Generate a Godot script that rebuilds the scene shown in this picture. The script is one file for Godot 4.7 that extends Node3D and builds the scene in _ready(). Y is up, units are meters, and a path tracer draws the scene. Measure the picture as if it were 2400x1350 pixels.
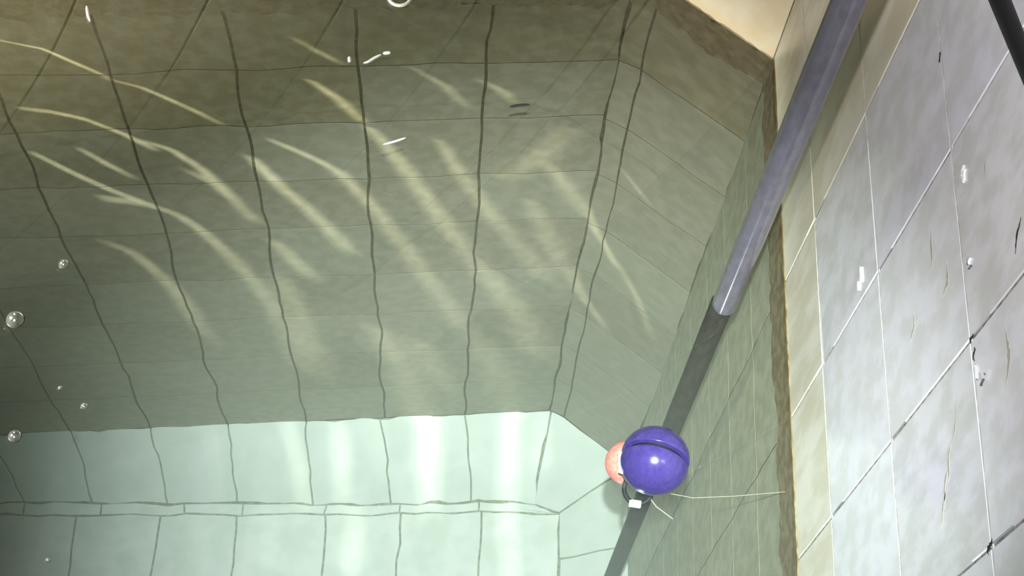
extends Node3D
# A tiled water tank seen from above: white tiled wall on one side, clear water with ripples,
# a grey pipe standing in the water, a blue and a coral float beside it.

const WALL_X := 0.561            # face of the white tiled wall
const FLOOR_TOP := -2.36         # where the walls end and the sloped bottom begins
const FLOOR_Y := -2.55           # the flat bottom
const CEILING_Y := 2.75
const LEFT_X := -2.3
const FRONT_Z := 1.5
const STREAK_LAMP := Vector3(-2.1, 0.75, -0.60)  # place of the added lamp that makes the streaks

var rng := RandomNumberGenerator.new()
var wobble := FastNoiseLite.new()
var mats := {}


func _ready() -> void:
	rng.seed = 20417
	wobble.seed = 7
	wobble.noise_type = FastNoiseLite.TYPE_SIMPLEX_SMOOTH
	wobble.frequency = 3.2
	# camera
	var cam := Camera3D.new()
	cam.name = "camera"
	cam.fov = rad_to_deg(2.0 * atan(675.0 / 3600.0))
	cam.near = 0.05
	cam.far = 30.0
	cam.transform = Transform3D(Basis(Vector3(0.9981, 0.0499, -0.0364), Vector3(-0.0546, 0.4356, -0.8985), Vector3(-0.0290, 0.8987, 0.4375)).orthonormalized(), Vector3(0, 2.42, 0))
	add_child(cam)
	cam.current = true
	# environment: a closed chamber, no daylight
	var env := Environment.new()
	env.background_mode = Environment.BG_COLOR
	env.background_color = Color(0.0, 0.0, 0.0)
	env.tonemap_mode = Environment.TONE_MAPPER_LINEAR
	env.tonemap_exposure = 1.0
	env.sdfgi_enabled = true
	env.volumetric_fog_enabled = true
	env.volumetric_fog_density = 0.0
	env.ssao_enabled = true
	env.ssil_enabled = true
	var we := WorldEnvironment.new()
	we.name = "environment"
	we.environment = env
	add_child(we)
	# lights (the phone flash and three added lamps, each with a glowing face)
	var flash_at := Vector3(0.01, 2.41, -0.12)
	phone_flash(flash_at, Vector3(0.18, -2.45, -1.46), 19.5, 33.0)  # the phone flash, built as a small lamp on a cord
	added_streak_lamp(STREAK_LAMP, Vector3(0.25, -1.5, -1.75), 35.0)  # added lamp out of view, only to throw the light streaks
	added_fill_lamp(Vector3(-0.35, 2.30, 0.20), Vector3(WALL_X, 0.95, -1.05), 4.9)  # added lamp out of view, brightens the upper white wall
	added_glint_lamp(Vector3(0.0, -2.40, -0.12), Vector3(0.455, 0.12, -1.176), 0.9)  # added under water, stands in for the flash mirrored by the surface

	make_materials()
	build_walls()
	build_bottom()
	build_water()
	build_murk()
	build_pipe()
	build_floats()
	build_small_things()


# ---------------------------------------------------------------- helpers
func put(called: String, mesh: Mesh, mat: Material, parent: Node = null) -> MeshInstance3D:
	var o := MeshInstance3D.new()
	o.name = called
	o.mesh = mesh
	o.material_override = null
	for s in mesh.get_surface_count():
		if mesh is PrimitiveMesh:
			o.set_surface_override_material(s, mat)
		else:
			o.set_surface_override_material(s, mat)
	o.cast_shadow = GeometryInstance3D.SHADOW_CASTING_SETTING_ON
	(parent if parent else self).add_child(o, true)
	return o


func thing(called: String, label: String, category: String, at := Vector3.ZERO, group := "") -> Node3D:
	var o := Node3D.new()
	o.name = called
	o.position = at
	add_child(o, true)
	return tag(o, label, category, group)


func tag(o: Node3D, label: String, category: String, group := "") -> Node3D:
	o.set_meta("label", label)
	o.set_meta("category", category)
	if group:
		o.set_meta("group", group)
	return o


func struct(called: String, label: String, category: String) -> Node3D:
	var o := thing(called, label, category)
	o.set_meta("kind", "structure")
	return o


func tri(st: SurfaceTool, a: Vector3, b: Vector3, c: Vector3, n: Vector3) -> void:
	if (b - a).cross(c - a).dot(n) > 0.0:
		var t := b
		b = c
		c = t
	st.set_normal(n)
	st.add_vertex(a)
	st.set_normal(n)
	st.add_vertex(b)
	st.set_normal(n)
	st.add_vertex(c)


func quad(st: SurfaceTool, a: Vector3, b: Vector3, c: Vector3, d: Vector3, n: Vector3) -> void:
	tri(st, a, b, c, n)
	tri(st, a, c, d, n)


func begin() -> SurfaceTool:
	var st := SurfaceTool.new()
	st.begin(Mesh.PRIMITIVE_TRIANGLES)
	return st


func slab(pts: Array, back: Vector3) -> ArrayMesh:
	# a plate: the outline pts is its face, it is thick along back
	var st := begin()
	var n := -back.normalized()
	var mid := Vector3.ZERO
	for p in pts:
		mid += p
	mid /= pts.size()
	for i in pts.size():
		var a: Vector3 = pts[i]
		var b: Vector3 = pts[(i + 1) % pts.size()]
		tri(st, mid, a, b, n)
		tri(st, mid + back, a + back, b + back, -n)
		var side := (b - a).cross(back).normalized()
		if side.dot((a + b) / 2.0 - mid) < 0.0:
			side = -side
		quad(st, a, b, b + back, a + back, side)
	return st.commit()


func box_mesh(lo: Vector3, hi: Vector3, bevel := 0.0) -> ArrayMesh:
	return slab([Vector3(lo.x, hi.y, lo.z), Vector3(hi.x, hi.y, lo.z), Vector3(hi.x, hi.y, hi.z), Vector3(lo.x, hi.y, hi.z)], Vector3(0, lo.y - hi.y, 0))


func tile_mesh(corners: Array, n: Vector3, gap: float, amp: float, thick := 0.006, bevel := 0.0016, steps := 5) -> ArrayMesh:
	# one tile: outline with edges waved by amp as seen through rippled water, a bevelled rim, a flat face
	var pts: Array[Vector3] = []
	var k := corners.size()
	for i in k:
		for s in steps:
			var p: Vector3 = (corners[i] as Vector3).lerp(corners[(i + 1) % k], float(s) / steps)
			if amp > 0.0:
				var w := Vector3(wobble.get_noise_3d(p.x * 1.9, p.y, p.z * 1.9), wobble.get_noise_3d(p.x * 1.9 + 31.0, p.y, p.z * 1.9), wobble.get_noise_3d(p.x * 1.9, p.y + 57.0, p.z * 1.9)) * amp
				p += w - n * w.dot(n)
			pts.append(p)
	var mid := Vector3.ZERO
	for p in pts:
		mid += p
	mid /= pts.size()
	var cnt := pts.size()
	var tangent_order := 0.0
	for i in cnt:
		tangent_order += (pts[i] - mid).cross(pts[(i + 1) % cnt] - mid).dot(n)
	var flip := 1.0 if tangent_order > 0.0 else -1.0
	# inward direction at each outline point
	var inward: Array[Vector3] = []
	for i in cnt:
		var e1 := (pts[i] - pts[(i + cnt - 1) % cnt]).normalized()
		var e2 := (pts[(i + 1) % cnt] - pts[i]).normalized()
		var i1 := n.cross(e1).normalized() * flip
		var i2 := n.cross(e2).normalized() * flip
		var m := (i1 + i2).normalized()
		inward.append(m / maxf(0.55, m.dot(i1)))
	var lift := rng.randf_range(0.0, 0.0003) if amp == 0.0 else rng.randf_range(0.0, 0.0001)
	var turn := Vector3(rng.randf_range(-1, 1), rng.randf_range(-1, 1), rng.randf_range(-1, 1)) * (0.003 if amp == 0.0 else 0.0006)
	var st := begin()
	var rim: Array[Vector3] = []
	var face: Array[Vector3] = []
	for i in cnt:
		var o := pts[i] + inward[i] * (gap * 0.5)
		var f := o + inward[i] * bevel
		var up := lift + (f - mid).dot(turn)
		rim.append(o + n * (up - bevel))
		face.append(f + n * up)
	var top := mid + n * lift
	for i in cnt:
		var j := (i + 1) % cnt
		tri(st, top, face[i], face[j], n)
		var out := -(inward[i] + inward[j]).normalized()
		quad(st, face[i], face[j], rim[j], rim[i], (out + n).normalized())
		quad(st, rim[i], rim[j], rim[j] - n * (thick - bevel), rim[i] - n * (thick - bevel), out)
	return st.commit()


func tube(path: PackedVector3Array, r: float, sides := 12, closed := false, taper := 0.0) -> ArrayMesh:
	var st := begin()
	var cnt := path.size()
	var rings := []
	var ref := Vector3(0.31, 0.87, 0.38).normalized()
	for i in cnt:
		var d := (path[(i + 1) % cnt] - path[(i + cnt - 1) % cnt]) if closed else (path[mini(i + 1, cnt - 1)] - path[maxi(i - 1, 0)])
		d = d.normalized()
		var u := (ref - d * ref.dot(d)).normalized()
		var v := d.cross(u)
		ref = u
		var ring := []
		for s in sides:
			var a := TAU * s / sides
			ring.append(u * cos(a) + v * sin(a))
		rings.append(ring)
	for i in (cnt if closed else cnt - 1):
		var j := (i + 1) % cnt
		for s in sides:
			var q := (s + 1) % sides
			var idx := [[i, s], [j, s], [j, q], [i, q]]
			var p := []
			var nn := []
			for e in idx:
				nn.append(rings[e[0]][e[1]])
				p.append(path[e[0]] + rings[e[0]][e[1]] * r * (1.0 - taper * pow(absf(2.0 * e[0] / (cnt - 1.0) - 1.0), 3.0)))
			smooth_tri(st, p[0], p[1], p[2], nn[0], nn[1], nn[2])
			smooth_tri(st, p[0], p[2], p[3], nn[0], nn[2], nn[3])
	if not closed:
		for e in [0, cnt - 1]:
			var d := (path[0] - path[1]).normalized() if e == 0 else (path[cnt - 1] - path[cnt - 2]).normalized()
			for s in sides:
				tri(st, path[e], path[e] + rings[e][s] * r * (1.0 - taper), path[e] + rings[e][(s + 1) % sides] * r * (1.0 - taper), d)
	return st.commit()


func smooth_tri(st: SurfaceTool, a: Vector3, b: Vector3, c: Vector3, na: Vector3, nb: Vector3, nc: Vector3) -> void:
	var swap := (b - a).cross(c - a).dot(na + nb + nc) > 0.0
	var ps := [a, c, b] if swap else [a, b, c]
	var ns := [na, nc, nb] if swap else [na, nb, nc]
	for k in 3:
		st.set_normal(ns[k])
		st.add_vertex(ps[k])


func lathe(profile: PackedVector2Array, axis: Vector3, sides := 48) -> ArrayMesh:
	# profile: x = radius, y = place along the axis
	var st := begin()
	axis = axis.normalized()
	var u := axis.cross(Vector3(0.2, 0.9, 0.4)).normalized()
	var v := axis.cross(u)
	var cnt := profile.size()
	var nrm := []
	for i in cnt:
		var t := profile[mini(i + 1, cnt - 1)] - profile[maxi(i - 1, 0)]
		nrm.append(Vector2(t.y, -t.x).normalized())
	for i in cnt - 1:
		for s in sides:
			var p := []
			var nn := []
			for e in [[i, s], [i + 1, s], [i + 1, s + 1], [i, s + 1]]:
				var a: float = TAU * e[1] / sides
				var radial := u * cos(a) + v * sin(a)
				p.append(radial * profile[e[0]].x + axis * profile[e[0]].y)
				nn.append((radial * nrm[e[0]].x + axis * nrm[e[0]].y).normalized())
			smooth_tri(st, p[0], p[1], p[2], nn[0], nn[1], nn[2])
			smooth_tri(st, p[0], p[2], p[3], nn[0], nn[2], nn[3])
	return st.commit()


# ---------------------------------------------------------------- materials
func blotches(dark: Color, light: Color, freq: float, at := 1, lo := 0.3, hi := 0.7) -> NoiseTexture2D:
	var f := FastNoiseLite.new()
	f.seed = at
	f.noise_type = FastNoiseLite.TYPE_SIMPLEX_SMOOTH
	f.frequency = freq
	f.fractal_octaves = 5
	f.fractal_gain = 0.55
	var g := Gradient.new()
	g.offsets = PackedFloat32Array([lo, hi])
	g.colors = PackedColorArray([dark, light])
	var t := NoiseTexture2D.new()
	t.width = 512
	t.height = 512
	t.seamless = true
	t.noise = f
	t.color_ramp = g
	return t


func surface(called: String, dark: Color, light: Color, freq: float, scale: Vector3, rough: float, at := 1, spec := 0.5, lo := 0.3, hi := 0.7) -> StandardMaterial3D:
	var m := StandardMaterial3D.new()
	m.resource_name = called
	m.albedo_texture = blotches(dark, light, freq, at, lo, hi)
	m.uv1_triplanar = true
	m.uv1_world_triplanar = true
	m.uv1_scale = scale
	m.roughness = rough
	m.metallic_specular = spec
	mats[called] = m
	return m


func plain(called: String, c: Color, rough: float, spec := 0.5) -> StandardMaterial3D:
	var m := StandardMaterial3D.new()
	m.resource_name = called
	m.albedo_color = c
	m.roughness = rough
	m.metallic_specular = spec
	mats[called] = m
	return m


func make_materials() -> void:
	surface("white_glaze", Color(0.82, 0.82, 0.83), Color(0.87, 0.87, 0.90), 0.02, Vector3(1.7, 1.0, 1.7), 0.13, 3)
	surface("white_glaze_mottled", Color(0.79, 0.79, 0.79), Color(0.85, 0.85, 0.87), 0.02, Vector3(2.0, 0.9, 2.0), 0.22, 9)
	surface("yellowed_glaze", Color(0.80, 0.775, 0.69), Color(0.86, 0.85, 0.79), 0.012, Vector3(2.2, 0.7, 2.2), 0.25, 5)
	surface("cream_glaze", Color(0.94, 0.85, 0.70), Color(0.97, 0.91, 0.80), 0.012, Vector3(2.2, 1.2, 2.2), 0.35, 15)
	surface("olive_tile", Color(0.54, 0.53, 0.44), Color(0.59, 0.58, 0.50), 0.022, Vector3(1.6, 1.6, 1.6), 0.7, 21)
	surface("olive_tile_lighter", Color(0.57, 0.57, 0.485), Color(0.62, 0.615, 0.535), 0.022, Vector3(1.6, 1.6, 1.6), 0.7, 25)  # lighter copy of the olive tile; brightness low down put into colour
	surface("olive_tile_brown", Color(0.51, 0.49, 0.37), Color(0.575, 0.56, 0.45), 0.022, Vector3(1.7, 1.7, 1.7), 0.7, 22)
	surface("green_tile", Color(0.55, 0.56, 0.46), Color(0.62, 0.63, 0.53), 0.022, Vector3(2.0, 1.2, 2.0), 0.6, 23)
	surface("mint_tile", Color(0.85, 0.91, 0.87), Color(0.90, 0.95, 0.92), 0.008, Vector3(1.5, 1.5, 1.5), 0.6, 31)
	surface("light_grout", Color(0.70, 0.70, 0.68), Color(0.84, 0.84, 0.82), 0.02, Vector3(4, 4, 4), 0.9, 41)
	surface("grey_grout", Color(0.42, 0.42, 0.40), Color(0.60, 0.60, 0.58), 0.02, Vector3(4, 4, 4), 0.9, 46)
	surface("dark_grout", Color(0.24, 0.22, 0.14), Color(0.36, 0.33, 0.22), 0.02, Vector3(4, 4, 4), 0.9, 42)
	surface("silty_grout", Color(0.50, 0.54, 0.46), Color(0.66, 0.70, 0.62), 0.02, Vector3(4, 4, 4), 0.9, 43)
	surface("concrete", Color(0.30, 0.29, 0.27), Color(0.42, 0.41, 0.39), 0.02, Vector3(2, 2, 2), 0.9, 44)
	surface("scum", Color(0.36, 0.29, 0.14), Color(0.50, 0.45, 0.30), 0.02, Vector3(3, 3, 3), 0.5, 45)
	surface("algae", Color(0.42, 0.39, 0.25), Color(0.52, 0.49, 0.36), 0.02, Vector3(3, 3, 3), 0.5, 47)
	surface("pipe_plastic", Color(0.36, 0.35, 0.39), Color(0.40, 0.39, 0.43), 0.02, Vector3(5, 2, 5), 0.15, 51, 0.6)
	surface("water_dimmed_plastic", Color(0.16, 0.145, 0.12), Color(0.23, 0.21, 0.185), 0.02, Vector3(6, 2, 6), 0.85, 52, 0.2)  # darkening by the water is put into this colour
	surface("blue_plastic", Color(0.205, 0.175, 0.385), Color(0.235, 0.205, 0.43), 0.02, Vector3(8, 8, 8), 0.2, 53)
	surface("coral_plastic", Color(0.93, 0.42, 0.36), Color(0.98, 0.56, 0.50), 0.03, Vector3(9, 9, 9), 0.45, 54)
	plain("black_rubber", Color(0.02, 0.02, 0.02), 0.55, 0.3)
	plain("dark_groove", Color(0.05, 0.05, 0.09), 0.6)
	plain("white_plastic", Color(0.85, 0.86, 0.86), 0.4)
	plain("pale_cord", Color(0.55, 0.55, 0.47), 0.6)
	plain("brown_dirt", Color(0.66, 0.65, 0.60), 0.8)
	plain("black_dirt", Color(0.12, 0.11, 0.09), 0.8)
	plain("bubble_rim", Color(0.16, 0.17, 0.13), 0.3)
	plain("grey_metal", Color(0.5, 0.5, 0.5), 0.4)
	var bub := StandardMaterial3D.new()
	bub.resource_name = "bubble_film"
	bub.transparency = BaseMaterial3D.TRANSPARENCY_ALPHA
	bub.albedo_color = Color(1, 1, 1, 0.03)
	bub.roughness = 0.03
	mats["bubble_film"] = bub
	var w := StandardMaterial3D.new()
	w.resource_name = "clear_water"
	w.transparency = BaseMaterial3D.TRANSPARENCY_ALPHA
	w.albedo_color = Color(0.75, 0.85, 0.78, 0.015)
	w.roughness = 0.02
	mats["clear_water"] = w


# ---------------------------------------------------------------- lamps
func glow(called: String, c: Color, energy: float) -> StandardMaterial3D:
	var m := plain(called, Color(0.9, 0.9, 0.9), 0.5)
	m.emission_enabled = true
	m.emission = c
	m.emission_energy_multiplier = energy
	return m


func phone_flash(at: Vector3, target: Vector3, cone: float, energy: float) -> void:
	var dir := (target - at).normalized()
	var t := thing("phone_flash", "phone flash at the viewpoint, built as a small hung lamp above the water", "lamp", at)
	put("lamp_housing", lathe(PackedVector2Array([Vector2(0, -0.07), Vector2(0.010, -0.07), Vector2(0.012, -0.06), Vector2(0.012, -0.008), Vector2(0.011, -0.006), Vector2(0, -0.006)]), dir, 24), plain("lamp_black", Color(0.05, 0.05, 0.05), 0.5), t)
	put("lamp_face", lathe(PackedVector2Array([Vector2(0, -0.005), Vector2(0.010, -0.005), Vector2(0.010, -0.003), Vector2(0, -0.002)]), dir, 24), glow("lamp_white_glow", Color(0.95, 0.98, 1.0), 3.0), t)
	put("lamp_cord", tube(PackedVector3Array([-dir * 0.068, -dir * 0.10 + Vector3(0, 0.02, 0), Vector3(-0.02, 0.22, 0.03), Vector3(-0.02, CEILING_Y - at.y, 0.03)]), 0.003, 8), plain("cord_black", Color(0.03, 0.03, 0.03), 0.6), t)
	var l := SpotLight3D.new()
	l.name = "phone_flash_light"
	l.light_color = Color(0.96, 1.0, 0.99)
	l.light_energy = energy
	l.light_size = 0.01
	l.spot_angle = cone
	l.spot_angle_attenuation = 1.0
	l.spot_range = 12.0
	l.spot_attenuation = 2.0
	l.shadow_enabled = true
	add_child(l)
	l.look_at_from_position(at + dir * 0.004, target, Vector3(0, 0, -1))


func added_streak_lamp(at: Vector3, target: Vector3, energy: float) -> void:
	var t := thing("added_streak_lamp", "added unseen lamp on the far left wall for the light streaks", "lamp", Vector3(LEFT_X, at.y, at.z))
	var reach := at.x - LEFT_X
	var x := Vector3.RIGHT
	put("lamp_base", lathe(PackedVector2Array([Vector2(0, 0), Vector2(0.06, 0), Vector2(0.06, 0.02), Vector2(0.045, 0.03), Vector2(0.02, 0.03), Vector2(0.02, reach - 0.03), Vector2(0, reach - 0.03)]), x, 32), plain("lamp_grey", Color(0.4, 0.4, 0.4), 0.5), t)
	put("lamp_bulb", lathe(PackedVector2Array([Vector2(0, reach - 0.029), Vector2(0.012, reach - 0.029), Vector2(0.013, reach - 0.018), Vector2(0.009, reach - 0.009), Vector2(0, reach - 0.005)]), x, 24), glow("bulb_glow", Color(1.0, 0.97, 0.88), 3.0), t)
	var l := SpotLight3D.new()
	l.name = "added_streak_light"
	l.light_color = Color(1.0, 1.0, 0.92)
	l.light_energy = energy
	l.light_size = 0.01
	l.spot_angle = 30.0
	l.spot_angle_attenuation = 1.0
	l.spot_range = 12.0
	l.spot_attenuation = 2.0
	l.shadow_enabled = true
	add_child(l)
	l.look_at_from_position(at, target, Vector3.UP)


func added_fill_lamp(at: Vector3, target: Vector3, energy: float) -> void:
	var dir := (target - at).normalized()
	var t := thing("added_fill_lamp", "added unseen conical lamp hung to brighten the white wall", "lamp", at)
	put("lamp_shade", lathe(PackedVector2Array([Vector2(0, -0.12), Vector2(0.02, -0.12), Vector2(0.024, -0.08), Vector2(0.055, -0.006), Vector2(0.052, -0.006), Vector2(0.02, -0.07), Vector2(0, -0.07)]), dir, 32), plain("shade_grey", Color(0.3, 0.3, 0.3), 0.5), t)
	put("lamp_face", lathe(PackedVector2Array([Vector2(0, -0.02), Vector2(0.044, -0.02), Vector2(0.044, -0.014), Vector2(0, -0.012)]), dir, 32), glow("added_fill_glow", Color(1.0, 0.98, 0.98), 1.0), t)
	put("lamp_cord", tube(PackedVector3Array([-dir * 0.118, -dir * 0.15 + Vector3(0, 0.02, 0), Vector3(-0.06, 0.25, 0.05), Vector3(-0.06, CEILING_Y - at.y, 0.05)]), 0.003, 8), plain("fill_cord_black", Color(0.03, 0.03, 0.03), 0.6), t)
	var l := SpotLight3D.new()
	l.name = "added_fill_light"
	l.light_color = Color(1.0, 0.98, 0.99)
	l.light_energy = energy
	l.light_size = 0.045
	l.spot_angle = 22.0
	l.spot_angle_attenuation = 1.0
	l.spot_range = 12.0
	l.spot_attenuation = 2.0
	l.shadow_enabled = true
	add_child(l)
	l.look_at_from_position(at + dir * 0.004, target, Vector3.UP)


func added_glint_lamp(at: Vector3, target: Vector3, energy: float) -> void:
	var dir := (target - at).normalized()
	var t := thing("added_glint_lamp", "added unseen underwater lamp for the mirrored flash glint on the pipe", "lamp", at)
	put("lamp_body", lathe(PackedVector2Array([Vector2(0, -0.05), Vector2(0.012, -0.05), Vector2(0.018, -0.03), Vector2(0.018, -0.006), Vector2(0, -0.006)]), dir, 24), plain("submerged_grey", Color(0.3, 0.3, 0.3), 0.5), t)
	put("lamp_face", lathe(PackedVector2Array([Vector2(0, -0.005), Vector2(0.015, -0.005), Vector2(0.015, -0.003), Vector2(0, -0.002)]), dir, 24), glow("added_glint_glow", Color(0.95, 1.0, 1.0), 1.0), t)
	put("stand", tube(PackedVector3Array([-dir * 0.045, Vector3(0, -0.09, 0.02), Vector3(0, FLOOR_Y - at.y, 0.02)]), 0.008, 12), plain("stand_grey", Color(0.3, 0.3, 0.3), 0.5), t)
	var l := SpotLight3D.new()
	l.name = "added_glint_light"
	l.light_color = Color(0.97, 1.0, 1.0)
	l.light_energy = energy
	l.light_size = 0.014
	l.spot_angle = 13.0
	l.spot_angle_attenuation = 1.0
	l.spot_range = 8.0
	l.spot_attenuation = 2.0
	l.shadow_enabled = true
	add_child(l)
	l.look_at_from_position(at + dir * 0.004, target, Vector3(0, 0, -1))



# ---------------------------------------------------------------- walls
func wall_panel(w: Node3D, a: Vector2, b: Vector2, n: Vector3, lo: float, hi: float, called: String, mat: String, sunk: float, thick: float) -> void:
	put(called, slab([Vector3(a.x, lo, a.y) - n * sunk, Vector3(b.x, lo, b.y) - n * sunk, Vector3(b.x, hi, b.y) - n * sunk, Vector3(a.x, hi, a.y) - n * sunk], -n * thick), mats[mat], w)


func tile_grid(w: Node3D, cols: Array, rows: Array, n: Vector3, gap: float, amp: float, pick: Callable, joint := 0.0) -> void:
	for i in cols.size() - 1:
		for j in rows.size() - 1:
			var a: Vector2 = cols[i]
			var b: Vector2 = cols[i + 1]
			if joint > gap:
				var inset := (b - a).normalized() * (joint - gap) * 0.5
				a += inset
				b -= inset
			var pts := [Vector3(a.x, rows[j], a.y), Vector3(b.x, rows[j], b.y), Vector3(b.x, rows[j + 1], b.y), Vector3(a.x, rows[j + 1], a.y)]
			put("tile", tile_mesh(pts, n, gap, amp, 0.006, 0.0003 if amp > 0.0 else 0.0014), mats[pick.call(i, j)], w)


func scum_band(w: Node3D, a: Vector2, b: Vector2, n: Vector3, top: float, low: float, seed_at: int) -> void:
	# the dirty crust at the water line, with a ragged lower edge
	var f := FastNoiseLite.new()
	f.seed = seed_at
	f.frequency = 3.0
	var st := begin()
	var steps := int(a.distance_to(b) / 0.012) + 2
	for i in steps:
		var p := a.lerp(b, float(i) / steps)
		var q := a.lerp(b, float(i + 1) / steps)
		var yp := low + 0.035 * f.get_noise_1d(p.x * 3.0 + p.y * 3.0) + 0.012 * f.get_noise_1d(p.x * 14.0 + p.y * 14.0)
		var yq := low + 0.035 * f.get_noise_1d(q.x * 3.0 + q.y * 3.0) + 0.012 * f.get_noise_1d(q.x * 14.0 + q.y * 14.0)
		var tp := top + 0.002 * f.get_noise_1d(p.x * 5.0 + p.y * 5.0 + 40.0)
		var tq := top + 0.002 * f.get_noise_1d(q.x * 5.0 + q.y * 5.0 + 40.0)
		var o := n * 0.0016
		quad(st, Vector3(p.x, yp, p.y) + o, Vector3(q.x, yq, q.y) + o, Vector3(q.x, tq, q.y) + o, Vector3(p.x, tp, p.y) + o, n)
		quad(st, Vector3(p.x, yp, p.y) + o, Vector3(q.x, yq, q.y) + o, Vector3(q.x, yq, q.y) - o, Vector3(p.x, yp, p.y) - o, Vector3.DOWN)
		quad(st, Vector3(p.x, tp, p.y) + o, Vector3(q.x, tq, q.y) + o, Vector3(q.x, tq, q.y) - o, Vector3(p.x, tp, p.y) - o, Vector3.UP)
	put("scum_band", st.commit(), mats["scum" if a.x > 0.3 else "algae"], w)


func back_z(x: float) -> float:
	return -1.764 - (x + 0.843) * 0.1028


func build_walls() -> void:
	# the white wall beside the pipe
	var right := struct("wall_right", "white glazed tile wall rising out of the water beside the grey pipe", "wall")
	var n := Vector3.LEFT
	var z_end := FRONT_Z
	wall_panel(right, Vector2(WALL_X, -1.70), Vector2(WALL_X, z_end), n, -2.8, CEILING_Y, "masonry", "concrete", 0.007, 0.15)
	wall_panel(right, Vector2(WALL_X, -1.70), Vector2(WALL_X, z_end), n, -0.04, CEILING_Y, "grout_bed", "grey_grout", 0.0016, 0.0048)
	for y in [0.235, 0.562, 0.887, 1.213]:
		wall_panel(right, Vector2(WALL_X, -1.70), Vector2(WALL_X, 0.01), n, y - 0.0026, y + 0.0026, "joint_filler", "light_grout", 0.0004, 0.002)
	wall_panel(right, Vector2(WALL_X, -1.70), Vector2(WALL_X, z_end), n, FLOOR_TOP - 0.1, -0.041, "grout_bed", "dark_grout", 0.0005, 0.0055)
	var zs := [-1.70, -1.463, -1.218, -0.96, -0.713, -0.477, -0.232, 0.013]
	var cols := []
	for z in zs:
		cols.append(Vector2(WALL_X, z))
	tile_grid(right, cols, [-0.07, 0.235, 0.562, 0.887, 1.213, 1.54], n, 0.0036, 0.0, func(i, j): return "yellowed_glaze" if j == 0 or (i < 2 and j < 3) else ("white_glaze_mottled" if (i + j) % 3 == 0 else "white_glaze"))
	tile_grid(right, cols, [FLOOR_TOP, -2.09, -1.82, -1.56, -1.30, -1.05, -0.80, -0.557, -0.30, -0.07], n, 0.0042, 0.012, func(_i, _j): return "green_tile", 0.0042)
	wall_panel(right, Vector2(WALL_X, 0.02), Vector2(WALL_X, z_end), n, -2.36, CEILING_Y, "render_coat", "white_glaze", 0.0, 0.0013)
	wall_panel(right, Vector2(WALL_X, -1.70), Vector2(WALL_X, 0.018), n, 1.545, CEILING_Y, "render_coat", "white_glaze", 0.0, 0.0013)
	scum_band(right, Vector2(WALL_X, -1.69), Vector2(WALL_X, 0.0), n, 0.004, -0.115, 4)

	# the wall across the corner
	var d0 := Vector2(0.344, -1.860)
	var d1 := Vector2(0.561, -1.695)
	var dn := Vector3(-(d1.y - d0.y), 0, d1.x - d0.x).normalized()
	if dn.z < 0:
		dn = -dn
	var diagonal := struct("wall_corner", "olive stained tile wall across the corner, cream above the water line", "wall")
	wall_panel(diagonal, d0, d1 + (d1 - d0) * 0.4, dn, -2.8, CEILING_Y, "masonry", "concrete", 0.007, 0.15)
	wall_panel(diagonal, d0, d1, dn, FLOOR_TOP - 0.1, CEILING_Y, "grout_bed", "dark_grout", 0.0007, 0.0055)
	var deep := [FLOOR_TOP, -2.09, -1.82, -1.56, -1.30, -1.035, -0.79, -0.545, -0.305, -0.07]
	tile_grid(diagonal, [d0, d1], deep, dn, 0.0038, 0.012, func(_i, j): return "olive_tile_brown" if j > 7 else ("olive_tile_lighter" if j in [0, 1, 2, 4] else "olive_tile"), 0.004)
	tile_grid(diagonal, [d0, d1], [-0.07, 0.26, 0.587, 0.913], dn, 0.004, 0.0, func(_i, _j): return "cream_glaze")
	scum_band(diagonal, d0, d1, dn, -0.006, -0.10, 14)

	# the narrow corner trim
	var c0 := Vector2(0.295, -1.881)
	var cn := Vector3(-(d0.y - c0.y), 0, d0.x - c0.x).normalized()
	var trim := struct("trim_1", "narrow column of corner trim tiles between the two dark tiled walls", "trim")
	wall_panel(trim, c0, d0, cn, -2.8, CEILING_Y, "masonry", "concrete", 0.007, 0.1)
	wall_panel(trim, c0, d0, cn, FLOOR_TOP - 0.1, CEILING_Y, "grout_bed", "dark_grout", 0.0007, 0.0055)
	tile_grid(trim, [c0, d0], deep, cn, 0.0038, 0.012, func(_i, j): return "olive_tile_brown" if j > 7 else ("olive_tile_lighter" if j in [0, 1, 2, 4] else "olive_tile"), 0.0055)
	tile_grid(trim, [c0, d0], [-0.07, 0.26, 0.587], cn, 0.004, 0.0, func(_i, _j): return "cream_glaze")
	scum_band(trim, c0, d0, cn, -0.006, -0.10, 15)

	# the far wall
	var back := struct("wall_back", "far wall of large olive grey tiles under the rippling water", "wall")
	var b0 := Vector2(LEFT_X, back_z(LEFT_X))
	var bn := Vector3(0.1028, 0, 1.0).normalized()
	wall_panel(back, b0 + Vector2(-0.2, 0.02), c0, bn, -2.8, CEILING_Y, "masonry", "concrete", 0.007, 0.15)
	wall_panel(back, b0, c0, bn, FLOOR_TOP - 0.1, CEILING_Y, "grout_bed", "dark_grout", 0.0007, 0.0055)
	var xs := [-1.77, -1.52, -1.27, -1.014, -0.765, -0.512, -0.25, 0.016, 0.295]
	var bcols := []
	for x in xs:
		bcols.append(Vector2(x, back_z(x)))
	var brows := [FLOOR_TOP, -2.09, -1.82, -1.545, -1.29, -1.015, -0.775, -0.525, -0.303, -0.087]
	tile_grid(back, bcols, brows, bn, 0.0038, 0.016, func(i, j): return "olive_tile_brown" if (j > 6 and i < 6) or (j == 8) else ("olive_tile_lighter" if (i * 37 + j * 53) % 7 > j - 1 else "olive_tile"), 0.0065)
	tile_grid(back, bcols, [-0.087, 0.24, 0.567], bn, 0.005, 0.0, func(_i, _j): return "cream_glaze")
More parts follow.
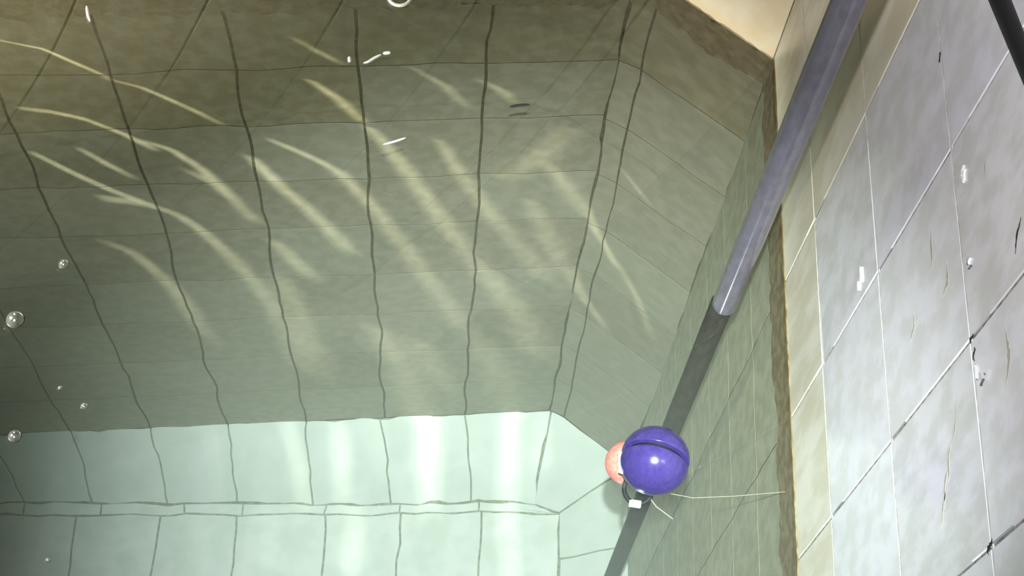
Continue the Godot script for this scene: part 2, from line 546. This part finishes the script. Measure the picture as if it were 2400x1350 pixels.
	scum_band(back, Vector2(-1.77, back_z(-1.77)), c0, bn, -0.004, -0.10, 24)

	# the sides of the chamber that the picture does not reach
	var left := struct("wall_left", "plain concrete wall on the far side of the chamber", "wall")
	put("masonry", box_mesh(Vector3(LEFT_X - 0.2, -2.8, -1.7), Vector3(LEFT_X, CEILING_Y, FRONT_Z + 0.2)), mats["concrete"], left)
	var front := struct("wall_front", "plain concrete wall behind the viewpoint", "wall")
	put("masonry", box_mesh(Vector3(LEFT_X, -2.8, FRONT_Z), Vector3(WALL_X + 0.2, CEILING_Y, FRONT_Z + 0.2)), mats["concrete"], front)
	var top := struct("ceiling", "plain concrete ceiling over the water chamber", "ceiling")
	put("slab", box_mesh(Vector3(LEFT_X - 0.2, CEILING_Y, -2.1), Vector3(WALL_X + 0.2, CEILING_Y + 0.2, FRONT_Z + 0.2)), mats["concrete"], top)
	wall_marks(right)


func smear(w: Node3D, called: String, mat: String, a: Vector2, b: Vector2, width: float, proud := 0.0006) -> void:
	# a thin ragged run of dirt on the white wall, from a to b (each: height, place along the wall)
	var st := begin()
	var steps := 14
	var d := (b - a).normalized()
	var side := Vector2(-d.y, d.x)
	var up: Array[Vector3] = []
	var dn: Array[Vector3] = []
	for i in steps + 1:
		var f := float(i) / steps
		var wide := width * sin(PI * clampf(f, 0.02, 0.98)) * rng.randf_range(0.45, 1.0)
		var p := a.lerp(b, f) + side * (rng.randf_range(-0.3, 0.3) + 1.1 * sin(f * 5.0 + a.x * 40.0)) * width
		up.append(Vector3(WALL_X - proud, p.x + side.x * wide, p.y + side.y * wide))
		dn.append(Vector3(WALL_X - proud, p.x - side.x * wide, p.y - side.y * wide))
	var deep := Vector3(proud, 0, 0)
	for i in steps:
		quad(st, up[i], up[i + 1], dn[i + 1], dn[i], Vector3.LEFT)
		quad(st, up[i], up[i + 1], up[i + 1] + deep, up[i] + deep, Vector3(0, side.x, side.y))
		quad(st, dn[i], dn[i + 1], dn[i + 1] + deep, dn[i] + deep, Vector3(0, -side.x, -side.y))
	put(called, st.commit(), mats[mat], w)


func wall_marks(w: Node3D) -> void:
	smear(w, "dirt_mark", "black_dirt", Vector2(1.065, -0.772), Vector2(1.040, -0.742), 0.0022)
	for m in [[0.80, -0.90, 0.775, -0.855, 0.005], [0.84, -0.835, 0.815, -0.80, 0.005], [0.70, -0.835, 0.68, -0.80, 0.005], [0.83, -0.67, 0.79, -0.62, 0.003], [0.792, -0.622, 0.765, -0.59, 0.005], [0.775, -0.605, 0.745, -0.565, 0.004], [0.765, -0.585, 0.73, -0.545, 0.003], [0.99, -0.93, 0.98, -0.86, 0.003], [0.995, -0.68, 0.98, -0.62, 0.005]]:
		smear(w, "dirt_mark", "brown_dirt", Vector2(m[0], m[1]), Vector2(m[2], m[3]), m[4] * 1.0, 0.0004)
	for m in [[0.880, -1.097, 0.884, -1.09, 0.004], [0.894, -0.718, 0.888, -0.708, 0.004], [0.886, -0.487, 0.878, -0.470, 0.005], [0.895, -0.70, 0.893, -0.685, 0.003]]:
		smear(w, "joint_gap", "black_dirt", Vector2(m[0], m[1]), Vector2(m[2], m[3]), m[4], 0.0008)
	# crumbs of white mortar stuck to the glaze
	for m in [[0.925, -0.915, 0.918, -0.895, 0.004], [0.930, -0.908, 0.922, -0.897, 0.003], [0.914, -0.802, 0.909, -0.793, 0.0035], [0.906, -0.802, 0.916, -0.790, 0.003], [0.893, -0.676, 0.903, -0.660, 0.0035], [0.905, -0.662, 0.916, -0.652, 0.004], [0.920, -0.656, 0.935, -0.655, 0.0035], [0.487, -1.005, 0.478, -0.985, 0.002], [0.47, -0.99, 0.462, -0.98, 0.002]]:
		smear(w, "mortar_crumb", "white_plastic", Vector2(m[0], m[1]), Vector2(m[2], m[3]), m[4], 0.003)


# ---------------------------------------------------------------- bottom
func build_bottom() -> void:
	var bottom := struct("floor", "pale mint tiled bottom of the tank with sloped edges", "floor")
	var f1 := Vector3(0.349, FLOOR_Y, -1.591)
	var l1 := Vector3(0.262, FLOOR_Y, -1.617)
	put("bed", box_mesh(Vector3(LEFT_X - 0.1, FLOOR_Y - 0.25, -2.1), Vector3(WALL_X + 0.1, FLOOR_Y - 0.005, FRONT_Z + 0.1)), mats["silty_grout"], bottom)
	# the beds under the sloped tiles
	var lz := func(x: float) -> float: return -1.617 + (0.262 - x) * 0.0526
	var fz := func(x: float) -> float: return -1.591 + (0.349 - x) * 0.0588
	var w0 := Vector3(0.300, FLOOR_TOP, -1.881)
	var w1 := Vector3(0.344, FLOOR_TOP, -1.860)
	var w2 := Vector3(0.561, FLOOR_TOP, -1.695)
	var down := Vector3(0, -0.007, 0)
	var st := begin()
	var tops := [LEFT_X, -2.02, -1.77, -1.52, -1.27, -1.014, -0.765, -0.512, -0.264, 0.016, 0.300]
	var lows := [LEFT_X, -1.92, -1.67, -1.43, -1.20, -0.96, -0.72, -0.475, -0.226, 0.05, 0.262]
	for i in tops.size() - 1:
		quad(st, Vector3(tops[i], FLOOR_TOP, back_z(tops[i])) + down, Vector3(tops[i + 1], FLOOR_TOP, back_z(tops[i + 1])) + down, Vector3(lows[i + 1], FLOOR_Y, lz.call(lows[i + 1])) + down, Vector3(lows[i], FLOOR_Y, lz.call(lows[i])) + down, Vector3(0, 1, 1).normalized())
	tri(st, w0 + down, w1 + down, l1 + down, Vector3(-0.3, 1, 0.8).normalized())
	tri(st, w1 + down, f1 + down, l1 + down, Vector3(-0.4, 1, 0.6).normalized())
	tri(st, w1 + down, w2 + down, f1 + down, Vector3(-0.6, 1, 0.6).normalized())
	quad(st, w2 + down, f1 + down, Vector3(0.385, FLOOR_Y, FRONT_Z) + down, Vector3(WALL_X, FLOOR_TOP, FRONT_Z) + down, Vector3(-0.6, 0.8, 0).normalized())
	put("slope_bed", st.commit(), mats["silty_grout"], bottom)
	# sloped tiles under the far wall
	for i in range(1, tops.size() - 1):
		var pts := [Vector3(tops[i], FLOOR_TOP, back_z(tops[i])), Vector3(tops[i + 1], FLOOR_TOP, back_z(tops[i + 1])), Vector3(lows[i + 1], FLOOR_Y, lz.call(lows[i + 1])), Vector3(lows[i], FLOOR_Y, lz.call(lows[i]))]
		var n := ((pts[1] - pts[0]) as Vector3).cross(pts[3] - pts[0]).normalized()
		put("tile", tile_mesh(pts, n if n.y > 0 else -n, 0.005, 0.02, 0.006, 0.0014, 8), mats["mint_tile"], bottom)
	# the trim along the fold
	var cuts := [-2.2, -1.94, -1.68, -1.43, -1.17, -0.90, -0.70, -0.43, -0.19, 0.078, 0.262]
	for i in cuts.size() - 1:
		var last := i == cuts.size() - 2
		var pts := [Vector3(cuts[i], FLOOR_Y, lz.call(cuts[i])), Vector3(cuts[i + 1], FLOOR_Y, lz.call(cuts[i + 1])), f1 if last else Vector3(cuts[i + 1], FLOOR_Y, fz.call(cuts[i + 1])), Vector3(cuts[i], FLOOR_Y, fz.call(cuts[i]))]
		put("trim_tile", tile_mesh(pts, Vector3.UP, 0.005, 0.014), mats["mint_tile"], bottom)
	# the tile that fills the corner, and those sloping up to the white wall
	put("tile", tile_mesh([w0, w1, w2, f1, l1], Vector3(-0.55, 0.75, 0.45).normalized(), 0.006, 0.008, 0.006, 0.0014, 4), mats["mint_tile"], bottom)
	var zs := [-1.4286, -1.20, -0.96, -0.72]
	var slope_n := Vector3(-0.19, 0.212, 0).normalized()
	put("tile", tile_mesh([f1, w2, Vector3(WALL_X, FLOOR_TOP, zs[0]), Vector3(0.3525, FLOOR_Y, zs[0])], slope_n, 0.005, 0.008), mats["mint_tile"], bottom)
	for i in zs.size() - 1:
		put("tile", tile_mesh([Vector3(0.354, FLOOR_Y, zs[i]), Vector3(WALL_X, FLOOR_TOP, zs[i]), Vector3(WALL_X, FLOOR_TOP, zs[i + 1]), Vector3(0.354, FLOOR_Y, zs[i + 1])], slope_n, 0.005, 0.008), mats["mint_tile"], bottom)
	# the flat tiles
	var fx := [-2.27, -2.02, -1.76, -1.50, -1.25, -0.98, -0.72, -0.425, -0.183, 0.088, 0.351]
	for i in fx.size() - 1:
		for r in 3:
			var za0: float = fz.call(fx[i]) + 0.33 * r
			var zb0: float = fz.call(fx[i + 1]) + 0.33 * r
			put("tile", tile_mesh([Vector3(fx[i], FLOOR_Y, za0), Vector3(fx[i + 1], FLOOR_Y, zb0), Vector3(fx[i + 1], FLOOR_Y, zb0 + 0.33), Vector3(fx[i], FLOOR_Y, za0 + 0.33)], Vector3.UP, 0.006, 0.014, 0.006, 0.0014, 6), mats["mint_tile"], bottom)


# ---------------------------------------------------------------- water
func streak_crests() -> Array:
	# light streaks put into ripple crests: width in millimetres, strength, then x and z of points along the crest
	return [
		[8, 0.45, -1.177, -1.418, -1.163, -1.396, -1.17, -1.363, -1.178, -1.336, -1.189, -1.308],
		[7, 1, -1.258, -1.236, -1.308, -1.18, -1.336, -1.144, -1.368, -1.108, -1.397, -1.08],
		[6.2, 1, -1.182, -1.273, -1.189, -1.243, -1.201, -1.215, -1.247, -1.169, -1.268, -1.148, -1.305, -1.115, -1.344, -1.08, -1.38, -1.049, -1.418, -1.015, -1.453, -0.985],
		[7.8, 1, -1.026, -1.308, -1.071, -1.266, -1.136, -1.211, -1.2, -1.158, -1.254, -1.114, -1.293, -1.08],
		[10.6, 1, -1.299, -1.075, -1.327, -1.049, -1.354, -1.025, -1.391, -0.996, -1.44, -0.963],
		[6.6, 0.8, -0.99, -1.283, -1.081, -1.214, -1.128, -1.176, -1.193, -1.124, -1.236, -1.086, -1.284, -1.047],
		[7.9, 0.7, -0.914, -1.271, -0.976, -1.22, -1.036, -1.178, -1.096, -1.127, -1.129, -1.082],
		[10.2, 0.7, -0.914, -1.426, -0.952, -1.38, -1.011, -1.323],
		[11.7, 0.4, -0.719, -1.471, -0.76, -1.422, -0.827, -1.366],
		[6.6, 0.6, -1.335, -1.265, -1.325, -1.248, -1.344, -1.211, -1.377, -1.169, -1.418, -1.121],
		[5.1, 0.8, -1.491, -1.231, -1.495, -1.192, -1.494, -1.163, -1.487, -1.143, -1.48, -1.127, -1.491, -1.104, -1.511, -1.074, -1.545, -1.032, -1.572, -1.003, -1.608, -0.97, -1.65, -0.935],
		[5.4, 0.6, -1.608, -1.08, -1.599, -1.069, -1.614, -1.041, -1.632, -1.014, -1.659, -0.985, -1.678, -0.964],
		[3.9, 1, -1.521, -1.151, -1.501, -1.147, -1.489, -1.142],
		[5.9, 0.9, -1.445, -1.089, -1.465, -1.065, -1.486, -1.04],
		[9.2, 0.5, -1.178, -1.532, -1.15, -1.506, -1.161, -1.46, -1.169, -1.424],
		[6.6, 0.6, -1.385, -1.332, -1.357, -1.326, -1.338, -1.31, -1.336, -1.278, -1.344, -1.247],
		[7.2, 0.7, -1.088, -1.171, -1.186, -1.103, -1.244, -1.062, -1.277, -1.03, -1.283, -0.998],
		[9.8, 1, -1.52, -0.984, -1.546, -0.961, -1.57, -0.94, -1.598, -0.919, -1.629, -0.898],
		[9.2, 0.72, -1.509, -0.971, -1.547, -0.941, -1.57, -0.921],
		[7.2, 0.96, -1.454, -0.979, -1.482, -0.957, -1.515, -0.932, -1.552, -0.908],
		[7.1, 0.5, -0.848, -1.24, -0.856, -1.207, -0.859, -1.188],
		[6.6, 0.5, -1.111, -1.099, -1.139, -1.046, -1.186, -0.996],
		[7.5, 0.6, -1.51, -1.041, -1.558, -1, -1.614, -0.953, -1.646, -0.928],
		[6.2, 0.5, -1.427, -1.243, -1.436, -1.214, -1.44, -1.191],
		[13.1, 0.35, -0.736, -1.561, -0.779, -1.505, -0.797, -1.479],
		[11.8, 0.5, -0.69, -1.437, -0.713, -1.408, -0.751, -1.38],
		[6.8, 0.5, -1.364, -1.206, -1.369, -1.184, -1.395, -1.148],
		[15, 0.4, -0.792, -1.321, -0.915, -1.262, -1.049, -1.209],
		[6, 0.62, -1.73, -0.889, -1.732, -0.862, -1.735, -0.832, -1.738, -0.818],
		[9.4, 0.5, -1.692, -0.889, -1.7, -0.85, -1.71, -0.823],
		[7, 0.31, -1.661, -0.891, -1.672, -0.852],
		[14.6, 0.84, -1.617, -0.904, -1.635, -0.854, -1.642, -0.827],
		[7.6, 1, -1.552, -0.908, -1.57, -0.864, -1.584, -0.83, -1.579, -0.78],
		[7, 0.31, -1.792, -0.88, -1.801, -0.821],
		[16.9, 0.5, -1.699, -0.814, -1.699, -0.771],
		[7.7, 0.37, -1.76, -0.811, -1.762, -0.768],
		[6, 0.31, -1.81, -0.801, -1.809, -0.765],
		[13.1, 0.37, -1.533, -0.895, -1.544, -0.866],
	]


func lines(from: float, to: float, fine_from: float, fine_to: float, coarse: float, fine: float) -> PackedFloat32Array:
	var out := PackedFloat32Array()
	var x := from
	while x < to:
		out.append(x)
		x += fine if x >= fine_from and x < fine_to else minf(coarse, maxf(fine, fine_from - x) if x < fine_from else coarse)
	out.append(to)
	return out


func build_water() -> void:
	var xs := lines(LEFT_X + 0.02, WALL_X + 0.004, -1.9, -0.62, 0.02, 0.002)
	var zs := lines(-1.95, FRONT_Z - 0.02, -1.62, -0.78, 0.02, 0.002)
	var nx := xs.size()
	var nz := zs.size()
	var crest := PackedFloat32Array()
	crest.resize(nx * nz)
	for c in streak_crests():
		var w: float = c[0] * 0.001 * 0.42
		var k := 2
		while k + 3 < c.size():
			var p := Vector2(c[k], c[k + 1])
			var q := Vector2(c[k + 2], c[k + 3])
			var reach := w * 2.6
			var i0 := clampi(xs.bsearch(minf(p.x, q.x) - reach), 0, nx - 1)
			var i1 := clampi(xs.bsearch(maxf(p.x, q.x) + reach), 0, nx - 1)
			var j0 := clampi(zs.bsearch(minf(p.y, q.y) - reach), 0, nz - 1)
			var j1 := clampi(zs.bsearch(maxf(p.y, q.y) + reach), 0, nz - 1)
			var along := (q - p)
			var len2 := maxf(along.length_squared(), 1e-8)
			var taper0 := 0.55 if k == 2 else 1.0
			var taper1 := 0.55 if k + 5 >= c.size() else 1.0
			for j in range(j0, j1 + 1):
				for i in range(i0, i1 + 1):
					var v := Vector2(xs[i], zs[j])
					var t := clampf((v - p).dot(along) / len2, 0.0, 1.0)
					var d := v.distance_to(p + along * t) / w
					var s: float = c[1] * exp(-d * d) * lerpf(taper0, taper1, t)
					if s > crest[j * nx + i]:
						crest[j * nx + i] = s
			k += 2
	var swell := FastNoiseLite.new()
	swell.seed = 5
	swell.noise_type = FastNoiseLite.TYPE_SIMPLEX_SMOOTH
	swell.frequency = 3.0
	var verts := PackedVector3Array()
	var norms := PackedVector3Array()
	verts.resize(nx * nz)
	norms.resize(nx * nz)
	for j in nz:
		for i in nx:
			var p := Vector3(xs[i], 0, zs[j])
			var at := j * nx + i
			# normals lean off the added lamp to dim it, save along the streak crests
			var to_lamp := (STREAK_LAMP - p).normalized()
			var lean := acos(clampf(to_lamp.y, -1.0, 1.0))
			var away := -Vector3(to_lamp.x, 0, to_lamp.z).normalized()
			var s := clampf(crest[at] + 0.05 * (swell.get_noise_2d(p.x * 4.0, p.z * 4.0) + 0.3), 0.0, 1.0)
			var back_tilt := maxf(0.0, deg_to_rad(89.2) - lean)
			var tilt := back_tilt * (1.0 - smoothstep(0.0, 1.0, s))
			var calm := smoothstep(-0.62, -0.48, p.z)
			tilt *= 1.0 - calm
			var n := Vector3.UP * cos(tilt) + away * sin(tilt)
			n += Vector3(swell.get_noise_2d(p.x * 3.0, p.z * 2.0 + 9.0), 0, swell.get_noise_2d(p.x * 3.0 + 5.0, p.z * 2.0)) * 0.03 * maxf(calm, smoothstep(-0.9, -0.4, p.x) * 0.4)
			verts[at] = p + Vector3(0, 0.0006 * s, 0)
			norms[at] = n.normalized()
	var idx := PackedInt32Array()
	idx.resize((nx - 1) * (nz - 1) * 6)
	var o := 0
	for j in nz - 1:
		for i in nx - 1:
			var a := j * nx + i
			var mid := (verts[a] + verts[a + nx + 1]) * 0.5
			if mid.z < back_z(mid.x) or mid.z < -1.860 + (mid.x - 0.344) * 0.76:
				continue
			idx[o] = a
			idx[o + 1] = a + 1
			idx[o + 2] = a + nx + 1
			idx[o + 3] = a
			idx[o + 4] = a + nx + 1
			idx[o + 5] = a + nx
			o += 6
	idx.resize(o)
	var arrays := []
	arrays.resize(Mesh.ARRAY_MAX)
	arrays[Mesh.ARRAY_VERTEX] = verts
	arrays[Mesh.ARRAY_NORMAL] = norms
	arrays[Mesh.ARRAY_INDEX] = idx
	var mesh := ArrayMesh.new()
	mesh.add_surface_from_arrays(Mesh.PRIMITIVE_TRIANGLES, arrays)
	var water := put("water_surface", mesh, mats["clear_water"])
	tag(water, "clear rippled water filling the tiled tank", "water")
	water.set_meta("kind", "stuff")


func build_murk() -> void:
	# fine silt hanging in the water
	var fog := FogVolume.new()
	fog.name = "murky_water"
	fog.shape = RenderingServer.FOG_VOLUME_SHAPE_BOX
	fog.size = Vector3(WALL_X - LEFT_X - 0.01, 2.545, FRONT_Z + 1.58)
	fog.position = Vector3((WALL_X + LEFT_X) / 2.0, -0.006 - 2.545 / 2.0, (FRONT_Z - 1.58) / 2.0)
	var m := FogMaterial.new()
	m.resource_name = "water_murk"
	m.density = 0.13
	m.albedo = Color(0.88, 0.95, 0.89)
	fog.material = m
	add_child(fog)
	tag(fog, "faint green silt haze hanging in the tank water", "haze")
	fog.set_meta("kind", "stuff")


# ---------------------------------------------------------------- pipe
func build_pipe() -> void:
	var at := Vector3(0.455, 0, -1.176)
	var pipe := thing("standpipe", "tall grey plastic pipe standing in the water beside the white wall", "pipe", Vector3(at.x, -2.44, at.z))
	var up := Vector3.UP
	var r := 0.0222
	var prof := PackedVector2Array([Vector2(r - 0.004, 2.425), Vector2(r - 0.0015, 2.424), Vector2(r + 0.0005, 2.426), Vector2(r + 0.0008, 2.43), Vector2(r, 2.436), Vector2(r, 3.2), Vector2(r, 4.0), Vector2(r, CEILING_Y + 2.44)])
	put("upper_pipe", lathe(prof, up, 64), mats["pipe_plastic"], pipe)
	var rl := 0.0208
	var low := lathe(PackedVector2Array([Vector2(0, -0.02), Vector2(rl, -0.02), Vector2(rl, 0.6), Vector2(rl, 1.4), Vector2(rl, 2.43), Vector2(rl - 0.004, 2.432)]), up, 64)
	var lower := put("lower_pipe", low, mats["water_dimmed_plastic"], pipe)
	lower.position = Vector3(-0.004, 0, 0)
	lower.set_meta("label", "pipe below the water line, dimming by the water in its colour")


# ---------------------------------------------------------------- floats
func build_floats() -> void:
	var at := Vector3(0.328, 0.0, -0.872)
	var ball := thing("float_ball", "blue plastic float ball with a dark seam beside the pipe", "float", at)
	var axis := Vector3(-0.22, 0.16, 0.95).normalized()
	var r := 0.0575
	var flat := 0.90
	for s in [1.0, -1.0]:
		var prof := PackedVector2Array()
		for i in 25:
			var a := PI / 2 * i / 24.0
			prof.append(Vector2(r * sin(a), s * (0.006 + r * flat * cos(a))))
		prof.append(Vector2(r - 0.001, s * 0.0046))
		prof.append(Vector2(r - 0.010, s * 0.0042))
		if s > 0:
			prof.reverse()
		put("shell", lathe(prof, axis, 64), mats["blue_plastic"], ball)
	put("seam", lathe(PackedVector2Array([Vector2(r - 0.009, -0.006), Vector2(r - 0.008, 0), Vector2(r - 0.009, 0.006)]), axis, 64), mats["dark_groove"], ball)
	# eye loop below the ball
	var loop := PackedVector3Array()
	var centre := Vector3(-0.020, -0.060, 0.030)
	var u := Vector3(0.998, 0.05, -0.036).normalized()
	var v := Vector3(0.055, -0.436, 0.898).normalized()
	for i in 24:
		var a := TAU * i / 24.0
		loop.append(centre + u * cos(a) * 0.024 + v * sin(a) * 0.026)
	var eye := put("eye_loop", tube(loop, 0.0042, 10, true), mats["black_rubber"], ball)
	put("crimp", tube(PackedVector3Array([centre + v * 0.024 - u * 0.016, centre + v * 0.027 + u * 0.004]), 0.0068, 12), mats["white_plastic"], eye)
	# the glint on the ball's side, built as a white strip
	put("glint_strip", slab([Vector3(-0.0605, 0.000, 0.024), Vector3(-0.0525, 0.000, 0.026), Vector3(-0.0525, 0.000, -0.012), Vector3(-0.0605, 0.000, -0.014)], Vector3(0.004, -0.006, 0)), mats["white_plastic"], ball)

	var red := thing("float_ball", "coral red float half hidden behind the blue float ball", "float", Vector3(0.2915, -0.090, -0.8975))
	var rr := 0.0375
	var ax := Vector3(0.95, 0.2, 0.1).normalized()
	var prof2 := PackedVector2Array()
	for i in 33:
		var a := PI * i / 32.0
		prof2.append(Vector2(rr * sin(a) * (0.985 if absf(a - PI / 2) < 0.06 else 1.0), -rr * cos(a)))
	put("shell", lathe(prof2, ax, 48), mats["coral_plastic"], red)
	put("collar", lathe(PackedVector2Array([Vector2(0.009, 0.030), Vector2(0.016, 0.031), Vector2(0.017, 0.036), Vector2(0.015, 0.040), Vector2(0.0, 0.041)]), ax, 32), mats["black_rubber"], red)

	# thin tethers that hold the floats to the wall
	var t1 := put("tether_cord", tube(PackedVector3Array([Vector3(0.345, -0.050, -0.835), Vector3(0.40, -0.052, -0.828), Vector3(0.47, -0.056, -0.836), Vector3(0.5605, -0.06, -0.85)]), 0.0006, 8), mats["pale_cord"])
	tag(t1, "pale thin cord running level from the blue float to the white wall", "cord")
	var t2 := put("tether_cord", tube(PackedVector3Array([Vector3(0.325, -0.064, -0.832), Vector3(0.34, -0.070, -0.815), Vector3(0.37, -0.085, -0.800)]), 0.0010, 8), mats["pale_cord"])
	tag(t2, "short pale cord end hanging loose below the blue float", "cord")


# ---------------------------------------------------------------- small things
func bubble(x: float, z: float, r: float, label: String) -> void:
	var b := put("bubble", lathe(PackedVector2Array([Vector2(0, -r * 0.35), Vector2(r * 0.6, -r * 0.33), Vector2(r * 0.92, -r * 0.12), Vector2(r, r * 0.12), Vector2(r * 0.95, r * 0.42), Vector2(r * 0.8, r * 0.68), Vector2(r * 0.55, r * 0.9), Vector2(r * 0.28, r * 1.0), Vector2(0, r * 1.03)]), Vector3.UP, 32), mats["bubble_film"])
	b.position = Vector3(x, 0.001, z)
	tag(b, label, "bubble", "bubbles floating on the water")
	# the rim where film meets water, its dark reflection and the glint specks painted
	var rim := PackedVector3Array()
	for i in 28:
		rim.append(Vector3(cos(TAU * i / 28.0) * r, 0.0, sin(TAU * i / 28.0) * r))
	put("rim", tube(rim, r * 0.10, 8, true), mats["bubble_rim"], b)
	for k in [[-0.25, 0.15, 0.20], [0.2, 0.45, 0.16], [0.05, -0.35, 0.13]]:
		var rr: float = r * k[2]
		var speck := put("glint_speck", lathe(PackedVector2Array([Vector2(0, -rr * 0.5), Vector2(rr, -rr * 0.2), Vector2(rr * 0.9, rr * 0.3), Vector2(rr * 0.5, rr * 0.6), Vector2(0, rr * 0.7)]), Vector3.UP, 12), mats["white_plastic"], b)
		speck.position = Vector3(k[0] * r, r * 0.85, k[1] * r)


func fleck(pts: Array, r: float, mat: String, called: String, label: String, category: String) -> void:
	var path := PackedVector3Array()
	var base := Vector3(pts[0], 0.0, pts[1])
	var curve := Curve3D.new()
	for i in range(0, pts.size(), 2):
		var here := Vector3(pts[i], 0.0015, pts[i + 1]) - base
		var before := Vector3(pts[maxi(i - 2, 0)], 0, pts[maxi(i - 1, 1)])
		var after := Vector3(pts[mini(i + 2, pts.size() - 2)], 0, pts[mini(i + 3, pts.size() - 1)])
		curve.add_point(here, (before - after) / 6.0, (after - before) / 6.0)
	for k in 15:
		path.append(curve.sample_baked(curve.get_baked_length() * k / 14.0, true))
	var o := put(called, tube(path, r * 1.15, 8, false, 0.75), mats[mat])
	o.position = base
	tag(o, label, category, "white painted glints on the water" if category == "foam" else "")


func build_small_things() -> void:
	bubble(-0.766, -1.066, 0.0145, "largest clear bubble, near the left edge above the mid height")
	bubble(-0.73, -0.857, 0.010, "middle sized clear bubble beside the bright bottom's dark left end")
	bubble(-0.702, -1.176, 0.0085, "small clear bubble highest of the group on the dark water")
	bubble(-0.626, -0.916, 0.0058, "tiny clear bubble lying farthest right of the group")
	bubble(-0.642, -0.653, 0.0042, "tiny clear bubble lowest of the group, near the lower edge")
	bubble(-0.671, -0.946, 0.0036, "smallest clear bubble, up and left of another tiny one")
	var ring := PackedVector3Array()
	for i in 20:
		var t := TAU * i / 20.0
		ring.append(Vector3(cos(t) * 0.021, 0.0015, sin(t) * 0.019))
	var bright_ring := put("glint_ring", tube(ring, 0.0036, 8, true), mats["white_plastic"])  # bright ring of a bubble, its glint painted white
	bright_ring.position = Vector3(-0.160, 0, -1.784)
	tag(bright_ring, "bubble against the far wall at the top edge, its bright ring painted white", "foam", "white painted glints on the water")
	fleck([-0.245, -1.641, -0.243, -1.629], 0.0032, "white_plastic", "glint_fleck", "short floating fleck with its glint painted white, left of the dark vertical joint", "foam")  # flash glints on small floating bits, painted white from here on
	fleck([-0.218, -1.629, -0.209, -1.632, -0.198, -1.641, -0.186, -1.650], 0.0026, "white_plastic", "glint_fleck", "curved floating fleck with its glint painted white, just right of the dark vertical joint", "foam")
	fleck([-0.183, -1.653, -0.169, -1.656], 0.0030, "white_plastic", "glint_fleck", "floating fleck with its glint painted white, at the upper end of the curved one", "foam")
	fleck([-0.168, -1.454, -0.147, -1.462, -0.128, -1.471], 0.0018, "white_plastic", "glint_fleck", "thin slanting thread with its glint painted white, on the middle of the water", "foam")
	fleck([-0.748, -1.721, -0.742, -1.70, -0.736, -1.686], 0.0024, "white_plastic", "glint_fleck", "small drip with its glint painted white, beside a joint in the dark upper left", "foam")
	fleck([0.06, -1.551, 0.08, -1.556, 0.098, -1.558], 0.0022, "black_dirt", "twig", "short dark twig floating over the far tiles", "twig")
	# the black cable across the upper right corner
	var p1 := Vector3(0.4164, 1.4214, -0.7781)
	var step := Vector3(0.0609, -0.1048, -0.0092)
	var end := p1 + step * 2.36
	var cable := thing("power_cable", "thick black rubber cable crossing the upper right corner in front of the white wall", "cable", end)
	put("jacket", tube(PackedVector3Array([Vector3.ZERO, p1 - end, p1 - step * 4.0 - end, p1 - step * 12.6 - end]), 0.0085, 20), mats["black_rubber"], cable)
	put("gland", lathe(PackedVector2Array([Vector2(0.018, -0.004), Vector2(0.018, 0.012), Vector2(0.012, 0.02), Vector2(0.0087, 0.02)]), Vector3.LEFT, 24), mats["grey_metal"], cable)
